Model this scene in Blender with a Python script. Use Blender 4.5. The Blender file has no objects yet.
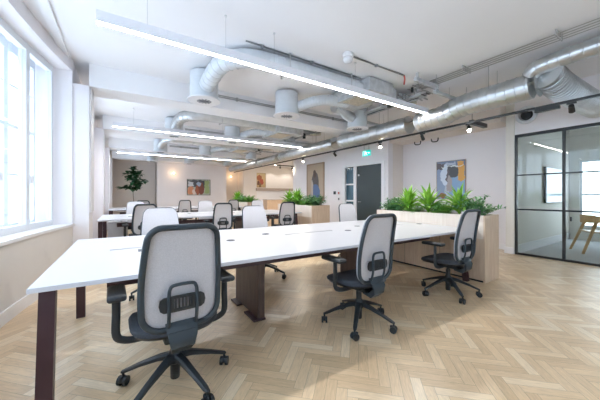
import bpy, bmesh, math, random
from mathutils import Vector, Matrix
from math import sin, cos, pi, radians, sqrt
C = bpy.context.scene.collection
rnd = random.Random(7)

# ------------------------------------------------------------------ materials
def nodemat(name):
    m = bpy.data.materials.new(name); m.use_nodes = True
    nt = m.node_tree; b = nt.nodes['Principled BSDF']
    return m, nt, b
def L(nt, a, b): nt.links.new(a, b)
def mat(name, col, rough=.5, metal=0, noise=0, nscale=20, bump=0, bscale=80, spec=None, coat=0, stretch=None):
    m, nt, b = nodemat(name)
    b.inputs['Roughness'].default_value = rough; b.inputs['Metallic'].default_value = metal
    if spec is not None: b.inputs['Specular IOR Level'].default_value = spec
    if coat: b.inputs['Coat Weight'].default_value = coat
    tc = nt.nodes.new('ShaderNodeTexCoord'); src = tc.outputs['Object']
    if stretch:
        mp = nt.nodes.new('ShaderNodeMapping'); mp.inputs['Scale'].default_value = stretch
        L(nt, src, mp.inputs[0]); src = mp.outputs[0]
    n = nt.nodes.new('ShaderNodeTexNoise'); n.inputs['Scale'].default_value = nscale; n.inputs['Detail'].default_value = 3
    L(nt, src, n.inputs['Vector'])
    r = nt.nodes.new('ShaderNodeValToRGB')
    k = 1-noise
    r.color_ramp.elements[0].color = (col[0]*k, col[1]*k, col[2]*k, 1); r.color_ramp.elements[0].position = .3
    k = 1+noise*.6
    r.color_ramp.elements[1].color = (min(1, col[0]*k), min(1, col[1]*k), min(1, col[2]*k), 1); r.color_ramp.elements[1].position = .7
    L(nt, n.outputs['Fac'], r.inputs[0]); L(nt, r.outputs[0], b.inputs['Base Color'])
    if bump:
        n2 = nt.nodes.new('ShaderNodeTexNoise'); n2.inputs['Scale'].default_value = bscale
        L(nt, src, n2.inputs['Vector'])
        bp = nt.nodes.new('ShaderNodeBump'); bp.inputs['Strength'].default_value = bump; bp.inputs['Distance'].default_value = .005
        L(nt, n2.outputs['Fac'], bp.inputs['Height']); L(nt, bp.outputs[0], b.inputs['Normal'])
    return m
def emis(name, col, s):
    m, nt, b = nodemat(name)
    b.inputs['Base Color'].default_value = (*col, 1); b.inputs['Emission Color'].default_value = (*col, 1)
    b.inputs['Emission Strength'].default_value = s
    return m
def glassmat(name, tint=(1, 1, 1), refl=1.0):
    m = bpy.data.materials.new(name); m.use_nodes = True; nt = m.node_tree; nt.nodes.clear()
    out = nt.nodes.new('ShaderNodeOutputMaterial'); mx = nt.nodes.new('ShaderNodeMixShader')
    tr = nt.nodes.new('ShaderNodeBsdfTransparent'); gl = nt.nodes.new('ShaderNodeBsdfGlossy'); fr = nt.nodes.new('ShaderNodeFresnel')
    fr.inputs['IOR'].default_value = 1.5; gl.inputs['Roughness'].default_value = .01
    tr.inputs['Color'].default_value = (*tint, 1)
    mu = nt.nodes.new('ShaderNodeMath'); mu.operation = 'MULTIPLY'; mu.inputs[1].default_value = refl
    geo = nt.nodes.new('ShaderNodeNewGeometry'); nb = nt.nodes.new('ShaderNodeMath'); nb.operation = 'SUBTRACT'; nb.inputs[0].default_value = 1
    L(nt, geo.outputs['Backfacing'], nb.inputs[1]); m2 = nt.nodes.new('ShaderNodeMath'); m2.operation = 'MULTIPLY'; m2.use_clamp = True
    L(nt, fr.outputs[0], mu.inputs[0]); L(nt, mu.outputs[0], m2.inputs[0]); L(nt, nb.outputs[0], m2.inputs[1]); L(nt, m2.outputs[0], mx.inputs[0]); L(nt, tr.outputs[0], mx.inputs[1]); L(nt, gl.outputs[0], mx.inputs[2])
    L(nt, mx.outputs[0], out.inputs[0])
    return m
def wood(name, c1, c2, axis='Z', rough=.5, scale=9):
    m, nt, b = nodemat(name); b.inputs['Roughness'].default_value = rough
    tc = nt.nodes.new('ShaderNodeTexCoord'); mp = nt.nodes.new('ShaderNodeMapping')
    sc = {'Z': (1, 1, .08), 'Y': (1, .08, 1), 'X': (.08, 1, 1)}[axis]
    mp.inputs['Scale'].default_value = sc
    n = nt.nodes.new('ShaderNodeTexNoise'); n.inputs['Scale'].default_value = scale*4; n.inputs['Detail'].default_value = 5; n.inputs['Distortion'].default_value = .6
    r = nt.nodes.new('ShaderNodeValToRGB'); r.color_ramp.elements[0].position = .3; r.color_ramp.elements[1].position = .7
    r.color_ramp.elements[0].color = (*c1, 1); r.color_ramp.elements[1].color = (*c2, 1)
    L(nt, tc.outputs['Object'], mp.inputs[0]); L(nt, mp.outputs[0], n.inputs['Vector']); L(nt, n.outputs['Fac'], r.inputs[0]); L(nt, r.outputs[0], b.inputs['Base Color'])
    return m
def herringbone():
    m, nt, b = nodemat('oak herringbone parquet')
    N = nt.nodes
    def M(op, a, c=None, d=None):
        n = N.new('ShaderNodeMath'); n.operation = op
        for i, v in enumerate((a, c, d)):
            if v is None: continue
            if isinstance(v, (int, float)): n.inputs[i].default_value = v
            else: L(nt, v, n.inputs[i])
        return n.outputs[0]
    tc = N.new('ShaderNodeTexCoord'); sp = N.new('ShaderNodeSeparateXYZ'); L(nt, tc.outputs['Object'], sp.inputs[0])
    w = .066; n = 5; s = 1/(sqrt(2)*w)
    u = M('MULTIPLY', M('ADD', sp.outputs[0], sp.outputs[1]), s)
    v = M('MULTIPLY', M('SUBTRACT', sp.outputs[1], sp.outputs[0]), s)
    i = M('FLOOR', u); j = M('FLOOR', v); fu = M('SUBTRACT', u, i); fv = M('SUBTRACT', v, j)
    k = M('FLOORED_MODULO', M('SUBTRACT', i, j), 2*n)
    k = M('ROUND', k)
    H = M('LESS_THAN', k, n-.5)                       # 1 where plank runs along u
    def mixv(a, c): return M('ADD', M('MULTIPLY', H, a), M('MULTIPLY', M('SUBTRACT', 1, H), c))
    kk = M('SUBTRACT', 2*n-1, k)
    idx = mixv(M('SUBTRACT', i, k), M('ADD', i, 500.5)); idy = mixv(j, M('SUBTRACT', j, kk))
    along = mixv(M('ADD', k, fu), M('ADD', kk, fv)); across = mixv(fv, fu)
    cb = N.new('ShaderNodeCombineXYZ'); L(nt, idx, cb.inputs[0]); L(nt, idy, cb.inputs[1])
    wn = N.new('ShaderNodeTexWhiteNoise'); wn.noise_dimensions = '3D'; L(nt, cb.outputs[0], wn.inputs['Vector'])
    ramp = N.new('ShaderNodeValToRGB'); e = ramp.color_ramp.elements
    e[0].position = 0; e[0].color = (.64, .46, .275, 1); e[1].position = 1; e[1].color = (.84, .69, .50, 1)
    x = e.new(.25); x.color = (.71, .52, .32, 1); x = e.new(.75); x.color = (.77, .585, .375, 1)
    L(nt, wn.outputs['Value'], ramp.inputs[0])
    gv = N.new('ShaderNodeCombineXYZ'); L(nt, M('ADD', M('MULTIPLY', along, .25), M('MULTIPLY', wn.outputs['Value'], 37)), gv.inputs[0])
    L(nt, M('MULTIPLY', across, 2.2), gv.inputs[1]); L(nt, M('MULTIPLY', wn.outputs['Value'], 91), gv.inputs[2])
    gn = N.new('ShaderNodeTexNoise'); gn.inputs['Scale'].default_value = 2.5; gn.inputs['Detail'].default_value = 6; gn.inputs['Distortion'].default_value = 1.2
    L(nt, gv.outputs[0], gn.inputs['Vector'])
    g2 = N.new('ShaderNodeMapRange'); g2.inputs[1].default_value = .25; g2.inputs[2].default_value = .75; g2.inputs[3].default_value = .84; g2.inputs[4].default_value = 1.12
    L(nt, gn.outputs['Fac'], g2.inputs[0])
    ed = M('MULTIPLY', M('MINIMUM', across, M('SUBTRACT', 1, across)), w)
    ea = M('MULTIPLY', M('MINIMUM', along, M('SUBTRACT', n, along)), w)
    gap = M('LESS_THAN', M('MINIMUM', ed, ea), .0012)
    shade = M('MULTIPLY', g2.outputs[0], M('SUBTRACT', 1, M('MULTIPLY', gap, .45)))
    vm = N.new('ShaderNodeVectorMath'); vm.operation = 'SCALE'; L(nt, ramp.outputs[0], vm.inputs[0]); L(nt, shade, vm.inputs['Scale'])
    L(nt, vm.outputs[0], b.inputs['Base Color'])
    b.inputs['Roughness'].default_value = .30; b.inputs['Specular IOR Level'].default_value = .65
    bp = N.new('ShaderNodeBump'); bp.inputs['Strength'].default_value = .25; bp.inputs['Distance'].default_value = .002
    L(nt, M('ADD', M('SUBTRACT', 1, gap), M('MULTIPLY', wn.outputs['Value'], .4)), bp.inputs['Height']); L(nt, bp.outputs[0], b.inputs['Normal'])
    return m
def painting(name, bg, shapes, ns=3.0, warp=.08):
    """shapes: list of ('r'|'e', cx, cz, hx, hz, colour) in the canvas's own metres (y across, z up)."""
    m, nt, b = nodemat(name); N = nt.nodes; b.inputs['Roughness'].default_value = .45
    tc = N.new('ShaderNodeTexCoord'); n = N.new('ShaderNodeTexNoise'); n.inputs['Scale'].default_value = ns; n.inputs['Detail'].default_value = 4
    L(nt, tc.outputs['Object'], n.inputs['Vector'])
    vs = N.new('ShaderNodeVectorMath'); vs.operation = 'SUBTRACT'; vs.inputs[1].default_value = (.5, .5, .5); L(nt, n.outputs['Color'], vs.inputs[0])
    vk = N.new('ShaderNodeVectorMath'); vk.operation = 'SCALE'; vk.inputs['Scale'].default_value = warp*2; L(nt, vs.outputs[0], vk.inputs[0])
    va = N.new('ShaderNodeVectorMath'); va.operation = 'ADD'; L(nt, tc.outputs['Object'], va.inputs[0]); L(nt, vk.outputs[0], va.inputs[1])
    sp = N.new('ShaderNodeSeparateXYZ'); L(nt, va.outputs[0], sp.inputs[0])
    def M(op, a, c=None):
        q = N.new('ShaderNodeMath'); q.operation = op
        for i, v in enumerate((a, c)):
            if v is None: continue
            if isinstance(v, (int, float)): q.inputs[i].default_value = v
            else: L(nt, v, q.inputs[i])
        return q.outputs[0]
    cur = None
    for (k, cx, cz, hx, hz, col) in shapes:
        a = M('DIVIDE', M('ABSOLUTE', M('SUBTRACT', sp.outputs[0], cx)), hx); c = M('DIVIDE', M('ABSOLUTE', M('SUBTRACT', sp.outputs[2], cz)), hz)
        d = M('MAXIMUM', a, c) if k == 'r' else M('SQRT', M('ADD', M('MULTIPLY', a, a), M('MULTIPLY', c, c)))
        f = M('LESS_THAN', d, 1.0)
        mx = N.new('ShaderNodeMix'); mx.data_type = 'RGBA'; L(nt, f, mx.inputs[0])
        if cur is None: mx.inputs[6].default_value = (*bg, 1)
        else: L(nt, cur, mx.inputs[6])
        mx.inputs[7].default_value = (*col, 1); cur = mx.outputs[2]
    L(nt, cur, b.inputs['Base Color'])
    return m

M_ = {}
M_['wall'] = mat('warm white wall paint', (.85, .825, .85), .7, noise=.015, nscale=2)
M_['wallback'] = mat('soft cream wall paint', (.82, .78, .755), .7, noise=.02, nscale=2)
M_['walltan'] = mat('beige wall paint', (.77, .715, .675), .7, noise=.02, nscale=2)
M_['cream'] = mat('pale cream wall paint', (.78, .755, .70), .7, noise=.015, nscale=2)
M_['dado'] = mat('stone grey wall paint', (.72, .69, .665), .7, noise=.02, nscale=2)
M_['ceil'] = mat('matt white ceiling paint', (.87, .87, .89), .8, noise=.012, nscale=1.5)
M_['trim'] = mat('white satin trim paint', (.84, .84, .86), .4, noise=.01)
M_['frame'] = mat('white window frame paint', (.80, .84, .89), .35, noise=.01)
M_['floor'] = herringbone()
M_['carpet'] = mat('pale grey carpet', (.50, .51, .53), .95, noise=.12, nscale=60, bump=.4, bscale=300)
M_['desk'] = mat('white laminate', (.62, .625, .66), .3, noise=.01, nscale=4)
M_['deskedge'] = mat('pale laminate edge', (.66, .68, .74), .4)
M_['leg'] = mat('dark brown powder-coated steel', (.055, .022, .028), .38, noise=.1, nscale=5)
M_['walnut'] = wood('dark walnut veneer', (.055, .030, .024), (.115, .068, .052), 'Z', .4)
M_['oak'] = wood('pale oak veneer', (.62, .46, .33), (.74, .59, .45), 'Z', .45)
M_['oakpale'] = wood('bleached oak veneer', (.74, .63, .53), (.82, .73, .64), 'Z', .45)  # lit copy of the oak, light on the trough put into its colour
M_['chairwood'] = wood('honey oak', (.47, .29, .13), (.60, .40, .20), 'Z', .4)
M_['black'] = mat('charcoal nylon plastic', (.018, .024, .030), .42, noise=.1, nscale=30)
M_['frameblk'] = mat('slate blue-black back frame plastic', (.030, .045, .058), .38, noise=.08, nscale=20)
M_['mesh'] = mat('light grey knitted mesh', (.62, .61, .64), .85, noise=.10, nscale=160, bump=.3, bscale=500)
M_['seat'] = mat('dark grey seat fabric', (.045, .052, .066), .9, noise=.25, nscale=120, bump=.3, bscale=400)
M_['grey'] = mat('grey cable port plastic', (.11, .12, .14), .5)
M_['darkmetal'] = mat('black powder-coated steel', (.015, .018, .02), .4)
M_['galv'] = mat('galvanised spiral duct steel', (.60, .62, .63), .33, .85, noise=.12, nscale=6)
M_['galvdull'] = mat('dull galvanised steel', (.58, .60, .62), .5, .35, noise=.18, nscale=10)
M_['drum'] = mat('pale blue-grey painted steel', (.66, .70, .74), .42, .12, noise=.05, nscale=8)
M_['foil'] = mat('foil-faced insulation', (.66, .60, .48), .4, .5, noise=.25, nscale=25, bump=.5, bscale=60)
M_['steel'] = mat('steel conduit', (.40, .41, .42), .35, .8, noise=.1)
M_['conduit'] = mat('bright zinc conduit', (.50, .50, .50), .4, .3)
M_['copper'] = mat('red painted pipe end', (.55, .10, .08), .5)
M_['lampbody'] = mat('white lamp extrusion', (.78, .79, .84), .4)
M_['lamp'] = emis('opal lamp diffuser', (1.0, .965, .93), 72)
M_['spotglow'] = emis('spotlight lens', (1, .86, .62), 60)
M_['globe'] = emis('warm globe bulb', (1, .62, .30), 9)
M_['glass'] = glassmat('window glass', (.97, .985, 1), 1.6)
M_['pglass'] = glassmat('partition glass', (.95, .965, .93), 1.7)
M_['doorgrey'] = mat('slate grey door paint', (.05, .07, .078), .5, noise=.06, nscale=3)
M_['screen'] = mat('glossy blue grey screen', (.30, .45, .55), .12)  # pale blue base colour stands in for the far window's reflection
M_['doorglass'] = mat('dark teal door glazing', (.05, .11, .15), .08, noise=.3, nscale=2)
M_['soil'] = mat('dark potting soil', (.05, .035, .025), .95, noise=.4, nscale=60, bump=.8)
def leafmat(n, c, c2, sc=9):
    m, nt, b = nodemat(n); b.inputs['Roughness'].default_value = .45
    tc = nt.nodes.new('ShaderNodeTexCoord'); t = nt.nodes.new('ShaderNodeTexNoise'); t.inputs['Scale'].default_value = sc; L(nt, tc.outputs['Object'], t.inputs['Vector'])
    r = nt.nodes.new('ShaderNodeValToRGB'); r.color_ramp.elements[0].position = .35; r.color_ramp.elements[1].position = .65
    r.color_ramp.elements[0].color = (*c, 1); r.color_ramp.elements[1].color = (*c2, 1)
    L(nt, t.outputs['Fac'], r.inputs[0]); L(nt, r.outputs[0], b.inputs['Base Color'])
    b.inputs['Transmission Weight'].default_value = 0; b.inputs['Subsurface Weight'].default_value = 0
    return m
M_['leafbright'] = leafmat('bright green strap leaf', (.13, .36, .03), (.34, .60, .07))
M_['leafmid'] = leafmat('fresh green fern leaf', (.10, .33, .04), (.26, .55, .09))
M_['leafcool'] = leafmat('cool blue-green leaf', (.06, .22, .08), (.20, .42, .18))
M_['leafdark'] = leafmat('dark glossy fig leaf', (.008, .045, .018), (.022, .10, .035), 4)
M_['bark'] = mat('grey-brown bark', (.22, .17, .13), .8, noise=.2)
M_['white'] = mat('white plastic', (.78, .78, .80), .4)
M_['red'] = mat('red plastic', (.55, .06, .05), .4)
M_['green'] = emis('green exit sign panel', (.0, .42, .36), 1.2)
M_['signwhite'] = emis('white exit sign pictogram', (.75, 1, .92), 1.8)
M_['stone'] = mat('pale rendered facade', (.86, .88, .90), .8, noise=.04, nscale=1)
M_['farglass'] = mat('pale reflective glazing', (.50, .58, .66), .3)
M_['artframe'] = wood('light brown picture frame', (.30, .21, .15), (.42, .31, .23), 'Z')
M_['ledge'] = mat('taupe counter ledge', (.50, .42, .38), .5, noise=.05)

# ------------------------------------------------------------------ mesh builder
def frame_from(d):
    d = d.normalized(); up = Vector((0, 0, 1)) if abs(d.z) < .95 else Vector((1, 0, 0))
    x = d.cross(up).normalized(); y = x.cross(d).normalized()
    return x, y
class MB:
    def __init__(s): s.bm = bmesh.new()
    def quad(s, *p):
        return s.bm.faces.new([s.bm.verts.new(q) for q in p])
    def box(s, x0, x1, y0, y1, z0, z1, bev=0, seg=2, mtx=None):
        if x1 < x0: x0, x1 = x1, x0
        if y1 < y0: y0, y1 = y1, y0
        if z1 < z0: z0, z1 = z1, z0
        t = bmesh.new(); bmesh.ops.create_cube(t, size=1)
        for v in t.verts:
            v.co = Vector(((x0+x1)/2+v.co.x*(x1-x0), (y0+y1)/2+v.co.y*(y1-y0), (z0+z1)/2+v.co.z*(z1-z0)))
        if bev: bmesh.ops.bevel(t, geom=t.edges[:], offset=bev, segments=seg, profile=.5, affect='EDGES', clamp_overlap=True)
        s.merge(t, mtx); return s
    def merge(s, t, mtx=None):
        if mtx is not None: bmesh.ops.transform(t, matrix=mtx, verts=t.verts[:])
        mp = {v: s.bm.verts.new(v.co) for v in t.verts}
        for f in t.faces:
            try: s.bm.faces.new([mp[v] for v in f.verts])
            except ValueError: pass
        t.free()
    def loft(s, rings, closed=True, cap=True, loop=False):
        R = [[s.bm.verts.new(p) for p in r] for r in rings]
        n = len(R[0]); m = len(R)
        for i in range(m if loop else m-1):
            a, b = R[i], R[(i+1) % m]
            for j in range(n if closed else n-1):
                s.bm.faces.new((a[j], a[(j+1) % n], b[(j+1) % n], b[j]))
        if cap and not loop and closed:
            s.bm.faces.new(R[0][::-1]); s.bm.faces.new(R[-1])
        return s
    def tube(s, pts, r, n=10, loop=False, cap=True, flat=1.0, ref=None):
        P = [Vector(p) for p in pts]; m = len(P); rings = []; px = None
        for i, p in enumerate(P):
            if loop: d = P[(i+1) % m]-P[i-1]
            else: d = P[min(i+1, m-1)]-P[max(i-1, 0)]
            d.normalize()
            if ref is not None:
                x = Vector(ref).cross(d); x.normalize(); y = d.cross(x)
            elif px is None: x, y = frame_from(d)
            else:
                x = px-d*px.dot(d); x.normalize(); y = d.cross(x)
            px = x
            rr = r[i] if isinstance(r, (list, tuple)) else r
            rings.append([p+(x*cos(2*pi*j/n)+y*sin(2*pi*j/n)*flat)*rr for j in range(n)])
        return s.loft(rings, cap=cap, loop=loop)
    def cyl(s, a, b, r, r2=None, n=20, cap=True):
        a = Vector(a); b = Vector(b); x, y = frame_from(b-a); r2 = r if r2 is None else r2
        return s.loft([[a+(x*cos(2*pi*j/n)+y*sin(2*pi*j/n))*r for j in range(n)], [b+(x*cos(2*pi*j/n)+y*sin(2*pi*j/n))*r2 for j in range(n)]], cap=cap)
    def lathe(s, prof, c=(0, 0, 0), n=32, cap=True):
        c = Vector(c)
        return s.loft([[c+Vector((r*cos(2*pi*j/n), r*sin(2*pi*j/n), z)) for j in range(n)] for r, z in prof], cap=cap)
    def sphere(s, c, r, n=12):
        t = bmesh.new(); bmesh.ops.create_uvsphere(t, u_segments=n, v_segments=max(6, n//2+2), radius=r); s.merge(t, Matrix.Translation(c)); return s
    def prism(s, poly, a, b, axis='z'):
        """poly list of 2D points, extruded a..b along axis"""
        def P(u, v, w): return {'z': (u, v, w), 'x': (w, u, v), 'y': (u, w, v)}[axis]
        return s.loft([[P(u, v, a) for u, v in poly], [P(u, v, b) for u, v in poly]])
    def build(s, name, m, parent=None, smooth=None, loc=None):
        bmesh.ops.recalc_face_normals(s.bm, faces=s.bm.faces[:])
        me = bpy.data.meshes.new(name); s.bm.to_mesh(me); s.bm.free()
        me.materials.append(m if not isinstance(m, str) else M_[m])
        if smooth:
            me.shade_smooth(); me.set_sharp_from_angle(angle=radians(smooth))
        o = bpy.data.objects.new(name, me); C.objects.link(o)
        if parent: o.parent = parent
        if loc: o.location = loc
        return o
def tag(o, label, cat, group=None, kind=None):
    if label: o['label'] = label
    if cat: o['category'] = cat
    if group: o['group'] = group
    if kind: o['kind'] = kind
    return o
def empty(name, loc, label, cat, group=None, rz=0):
    o = bpy.data.objects.new(name, None); C.objects.link(o); o.location = loc; o.rotation_euler.z = rz; o.empty_display_size = .1
    return tag(o, label, cat, group)
def structure(o, label=None, cat=None):
    o['kind'] = 'structure'
    if label: o['label'] = label
    o['category'] = cat or 'room'
    return o
def dup(o, parent=None):
    c = o.copy(); C.objects.link(c); c.parent = parent
    for ch in [x for x in ALLCH(o)]: dup(ch, c)
    return c
def ALLCH(o): return [x for x in bpy.data.objects if x.parent == o]

# ------------------------------------------------------------------ key dimensions
CZ = 3.25            # ceiling
XW = -.65            # left wall plane
XP = 6.73            # glass partition plane
XM = 6.42            # right wall plane
YB = 15.5            # back wall
YR = -3.0            # wall behind camera
BAY = [0, 3.2, 6.4, 9.6]

# ------------------------------------------------------------------ floor, ceiling
o = MB().box(-1.6, XP, YR-.2, 17.3, -.12, 0).build('floor', 'floor'); structure(o, 'pale oak herringbone parquet floor of the office', 'floor')
MB_ = MB().box(XP, 10.6, 2.36, 17.3, -.12, 0); o = MB_.build('floor', 'floor'); structure(o, 'parquet floor beside the kitchen', 'floor')
o = MB().box(XP, 10.6, YR-.2, 2.36, -.12, 0).build('floor', 'carpet'); structure(o, 'pale grey carpet inside the glazed meeting room', 'floor')
o = MB().box(-1.6, 10.6, YR-.2, 17.3, CZ, CZ+.2).build('ceiling', 'ceil'); structure(o, 'smooth white painted ceiling slab', 'ceiling')
for k, b in enumerate(BAY):
    o = MB().box(-.45, 6.7 if k == 0 else 6.9, 5.32+b, 5.84+b, 2.9, CZ).build('ceiling_beam', 'ceil')
    structure(o, 'white downstand beam crossing the ceiling', 'beam')
o = MB().box(-.76, -.665, -1.35, 5.30, CZ-.03, CZ).build('ceiling_trim', 'ceil'); structure(o, 'shallow white downstand along the bay window', 'beam')

# ------------------------------------------------------------------ left curved bay
def xa(y, off=0): return -1.04-off+(y-2)**2/28
def arcslab(mb, o0, o1, y0, y1, z0, z1, n=24):
    """o0 > o1: o0 outer offset"""
    rings = []
    for i in range(n+1):
        y = y0+(y1-y0)*i/n
        rings.append([(xa(y, o0), y, z0), (xa(y, o1), y, z0), (xa(y, o1), y, z1), (xa(y, o0), y, z1)])
    mb.loft(rings); return mb
Y0, Y1 = -1.35, 5.35
o = arcslab(MB(), .45, 0, Y0, Y1, 0, .74).build('wall_left', 'dado'); structure(o, 'curved wall below the bay window sill', 'wall')
o = arcslab(MB(), .45, 0, Y0, Y1, 3.07, CZ).build('wall_left', 'wall'); structure(o, 'curved wall above the bay window', 'wall')
o = arcslab(MB(), .45, -.025, Y0, 5.36, .74, .775).build('trim_1', 'trim'); structure(o, 'white curved window sill board', 'sill')
o = arcslab(MB(), 0, -.018, Y0, Y1, 0, .125).build('baseboard_left', 'trim'); structure(o, 'white skirting along the curved bay wall', 'baseboard')
mb = MB(); mb.box(-1.5, XW, 5.3, 5.40, 0, CZ); o = mb.build('wall_left', 'wall'); structure(o, 'white wall return at the far end of the bay', 'wall')
mb = MB(); mb.box(-1.5, XW, -1.5, -1.35, 0, CZ); o = mb.build('wall_left', 'wall'); structure(o, 'white wall return at the near end of the bay', 'wall')
# windows of the bay
mull = [5.26-.62*i for i in range(11)]
def post(mb, y, o0, o1, w, z0, z1):
    rings = []
    for yy in (y-w/2, y+w/2): rings.append([(xa(yy, o0), yy, z0), (xa(yy, o1), yy, z0), (xa(yy, o1), yy, z1), (xa(yy, o0), yy, z1)])
    mb.loft(rings)
for i in range(len(mull)-1):
    ya, yb = mull[i+1], mull[i]
    w = structure(bpy.data.objects.new('window_%d' % (i+1), None), 'tall white framed casement of the curved bay window', 'window'); C.objects.link(w)
    f = MB()
    post(f, ya+.02, .27, .20, .04, .775, 3.07); post(f, yb-.02, .27, .20, .04, .775, 3.07)
    arcslab(f, .27, .20, ya+.04, yb-.04, .775, .85, 3); arcslab(f, .27, .20, ya+.04, yb-.04, 2.98, 3.07, 3)
    f.build('window_frame', 'frame', w)
    g = MB(); arcslab(g, .238, .232, ya+.04, yb-.04, .85, 2.98, 3); g.build('pane', 'glass', w)
    s = MB()      # outer sash
    post(s, ya+.02, .43, .39, .04, .775, 3.07); post(s, yb-.02, .43, .39, .04, .775, 3.07)
    arcslab(s, .43, .37, ya+.06, yb-.06, .775, .86, 3); arcslab(s, .43, .37, ya+.06, yb-.06, 2.95, 3.07, 3)
    arcslab(s, .43, .39, ya+.04, yb-.04, 2.04, 2.08, 3)
    post(s, (ya+yb)/2, .41, .39, .022, .86, 2.95)
    for z in (1.45, 2.55): arcslab(s, .41, .39, ya+.06, yb-.06, z, z+.022, 3)
    s.build('outer_sash', 'frame', w)
    h = MB().box(xa(ya+.05, .2), xa(ya+.05, .2)+.03, ya+.04, ya+.055, 1.35, 1.45, .003); h.build('handle', 'white', w)

# ------------------------------------------------------------------ left wall beyond the bay, with pilasters and added windows
def wall_y_holes(name, label, x0, x1, y0, y1, z0, z1, holes, m):
    mb = MB(); ys = y0
    for (a, b, c, d) in sorted(holes):
        mb.box(x0, x1, ys, a, z0, z1); mb.box(x0, x1, a, b, z0, c); mb.box(x0, x1, a, b, d, z1); ys = b
    mb.box(x0, x1, ys, y1, z0, z1)
    return structure(mb.build(name, m), label, 'wall')
lw = [(6.3, 8.15, .78, 2.95), (9.5, 11.35, .78, 2.95), (12.7, 14.5, .78, 2.95)]  # unseen openings between the pilasters, added to let daylight in
wall_y_holes('wall_left', 'white window wall running down the left side', -1.0, XW, 5.40, 17.2, 0, CZ, lw, 'wall')
for k, (a, b, c, d) in enumerate(lw):
    w = structure(bpy.data.objects.new('window_%d' % (11+k), None), 'white framed window in the left wall beyond the bay', 'window'); C.objects.link(w)
    f = MB()
    for y in (a, (a+b)/2-.025, b-.05): f.box(-.93, -.87, y, y+.05, c, d)
    f.box(-.93, -.87, a+.05, b-.05, c, c+.06); f.box(-.93, -.87, a+.05, b-.05, d-.06, d); f.box(-.92, -.88, a+.05, b-.05, 2.03, 2.08)
    f.build('window_frame', 'frame', w); MB().box(-.903, -.897, a+.05, b-.05, c+.06, d-.06).build('pane', 'glass', w)
for k, b in enumerate(BAY):
    o = MB().box(XW, -.45, 5.40+b if k else 5.38, 5.84+b, 0, CZ if k == 9 else 2.9).box(XW, -.45, 5.32+b if k else 5.32, 5.40+b, 0, 2.9).build('wall_pilaster', 'wall')
    structure(o, 'white pilaster below a ceiling beam on the left wall', 'pilaster')
    if k < 3:
        o = MB().box(-.45, -.425, 5.36+b, 5.80+b, .93, 2.88, .004).build('blind_cassette', 'trim')
        tag(o, ['tall white panel on the side of the nearest left pilaster', 'tall white panel on the second left pilaster', 'tall white panel on the farthest left pilaster'][k], 'panel', 'pilaster panels')

# wall behind the camera with windows
def wall_x_holes(name, label, y0, y1, x0, x1, z0, z1, holes, m):
    mb = MB(); xs = x0
    for (a, b, c, d) in sorted(holes):
        mb.box(xs, a, y0, y1, z0, z1); mb.box(a, b, y0, y1, z0, c); mb.box(a, b, y0, y1, d, z1); xs = b
    mb.box(xs, x1, y0, y1, z0, z1)
    return structure(mb.build(name, m), label, 'wall')
rw = [(2.6, 4.4, .7, 3.0)]
wall_x_holes('wall_rear', 'white wall behind the camera with tall windows', YR-.3, YR, -1.5, 10.6, 0, CZ, rw, 'wall')
for k, (a, b, c, d) in enumerate(rw):
    w = structure(bpy.data.objects.new('window_%d' % (14+k), None), 'tall window in the rear wall', 'window'); C.objects.link(w)
    f = MB()
    for x in (a, (a+b)/2-.025, b-.05): f.box(x, x+.05, YR-.2, YR-.14, c, d)
    f.box(a+.05, b-.05, YR-.2, YR-.14, c, c+.06); f.box(a+.05, b-.05, YR-.2, YR-.14, d-.06, d)
    f.build('window_frame', 'frame', w); MB().box(a+.05, b-.05, YR-.173, YR-.167, c+.06, d-.06).build('pane', 'glass', w)
structure(MB().box(-1.5, -1.3, YR-.3, -1.4, 0, CZ).build('wall_left', 'wall'), 'white wall behind the near end of the bay', 'wall')

# ------------------------------------------------------------------ right side walls
mb = MB(); mb.box(XM, XM+.2, 5.23, 5.38, 0, CZ); mb.box(XM, XM+.2, 5.38, 7.14, 2.22, CZ); mb.box(XM, XM+.2, 7.14, 10.5, 0, CZ)
structure(mb.build('wall_right', 'wall'), 'long white wall on the right with the grey door', 'wall')
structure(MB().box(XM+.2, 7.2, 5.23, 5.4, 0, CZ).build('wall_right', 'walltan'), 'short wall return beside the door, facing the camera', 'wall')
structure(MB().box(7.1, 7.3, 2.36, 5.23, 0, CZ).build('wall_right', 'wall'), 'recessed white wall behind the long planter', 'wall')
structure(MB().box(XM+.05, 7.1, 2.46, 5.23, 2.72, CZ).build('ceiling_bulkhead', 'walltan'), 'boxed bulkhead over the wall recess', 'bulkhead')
structure(MB().box(XP-.02, 10.4, 2.30, 2.45, 0, CZ).build('wall_right', 'cream'), 'white wall pier and side wall of the meeting room', 'wall')
structure(MB().box(XP, XP+.1, YR, 2.30, 2.44, CZ).build('wall_right', 'wall'), 'white wall over the glass partition', 'wall')
mb = MB(); mb.box(10.4, 10.6, YR, .3, 0, CZ); mb.box(10.4, 10.6, .3, 2.1, 0, .35); mb.box(10.4, 10.6, .3, 2.1, 2.15, CZ); mb.box(10.4, 10.6, 2.1, 2.45, 0, CZ)
structure(mb.build('wall_far', 'cream'), 'far wall of the meeting room', 'wall')
w = structure(bpy.data.objects.new('window_18', None), 'tall bright window at the far end of the meeting room', 'window'); C.objects.link(w)
f = MB()
for y in (.3, .88, 1.46, 2.05): f.box(10.45, 10.5, y, y+.05, .35, 2.15)
for z in (.35, 1.2, 2.1): f.box(10.45, 10.5, .35, 2.05, z, z+.05)
f.build('window_frame', 'frame', w); MB().box(10.472, 10.478, .35, 2.05, .4, 2.1).build('pane', 'glass', w)
structure(MB().box(10.4, 10.6, 2.45, 17.2, 0, CZ).build('wall_right', 'wallback'), 'outer right wall beyond the kitchen', 'wall')
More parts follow.
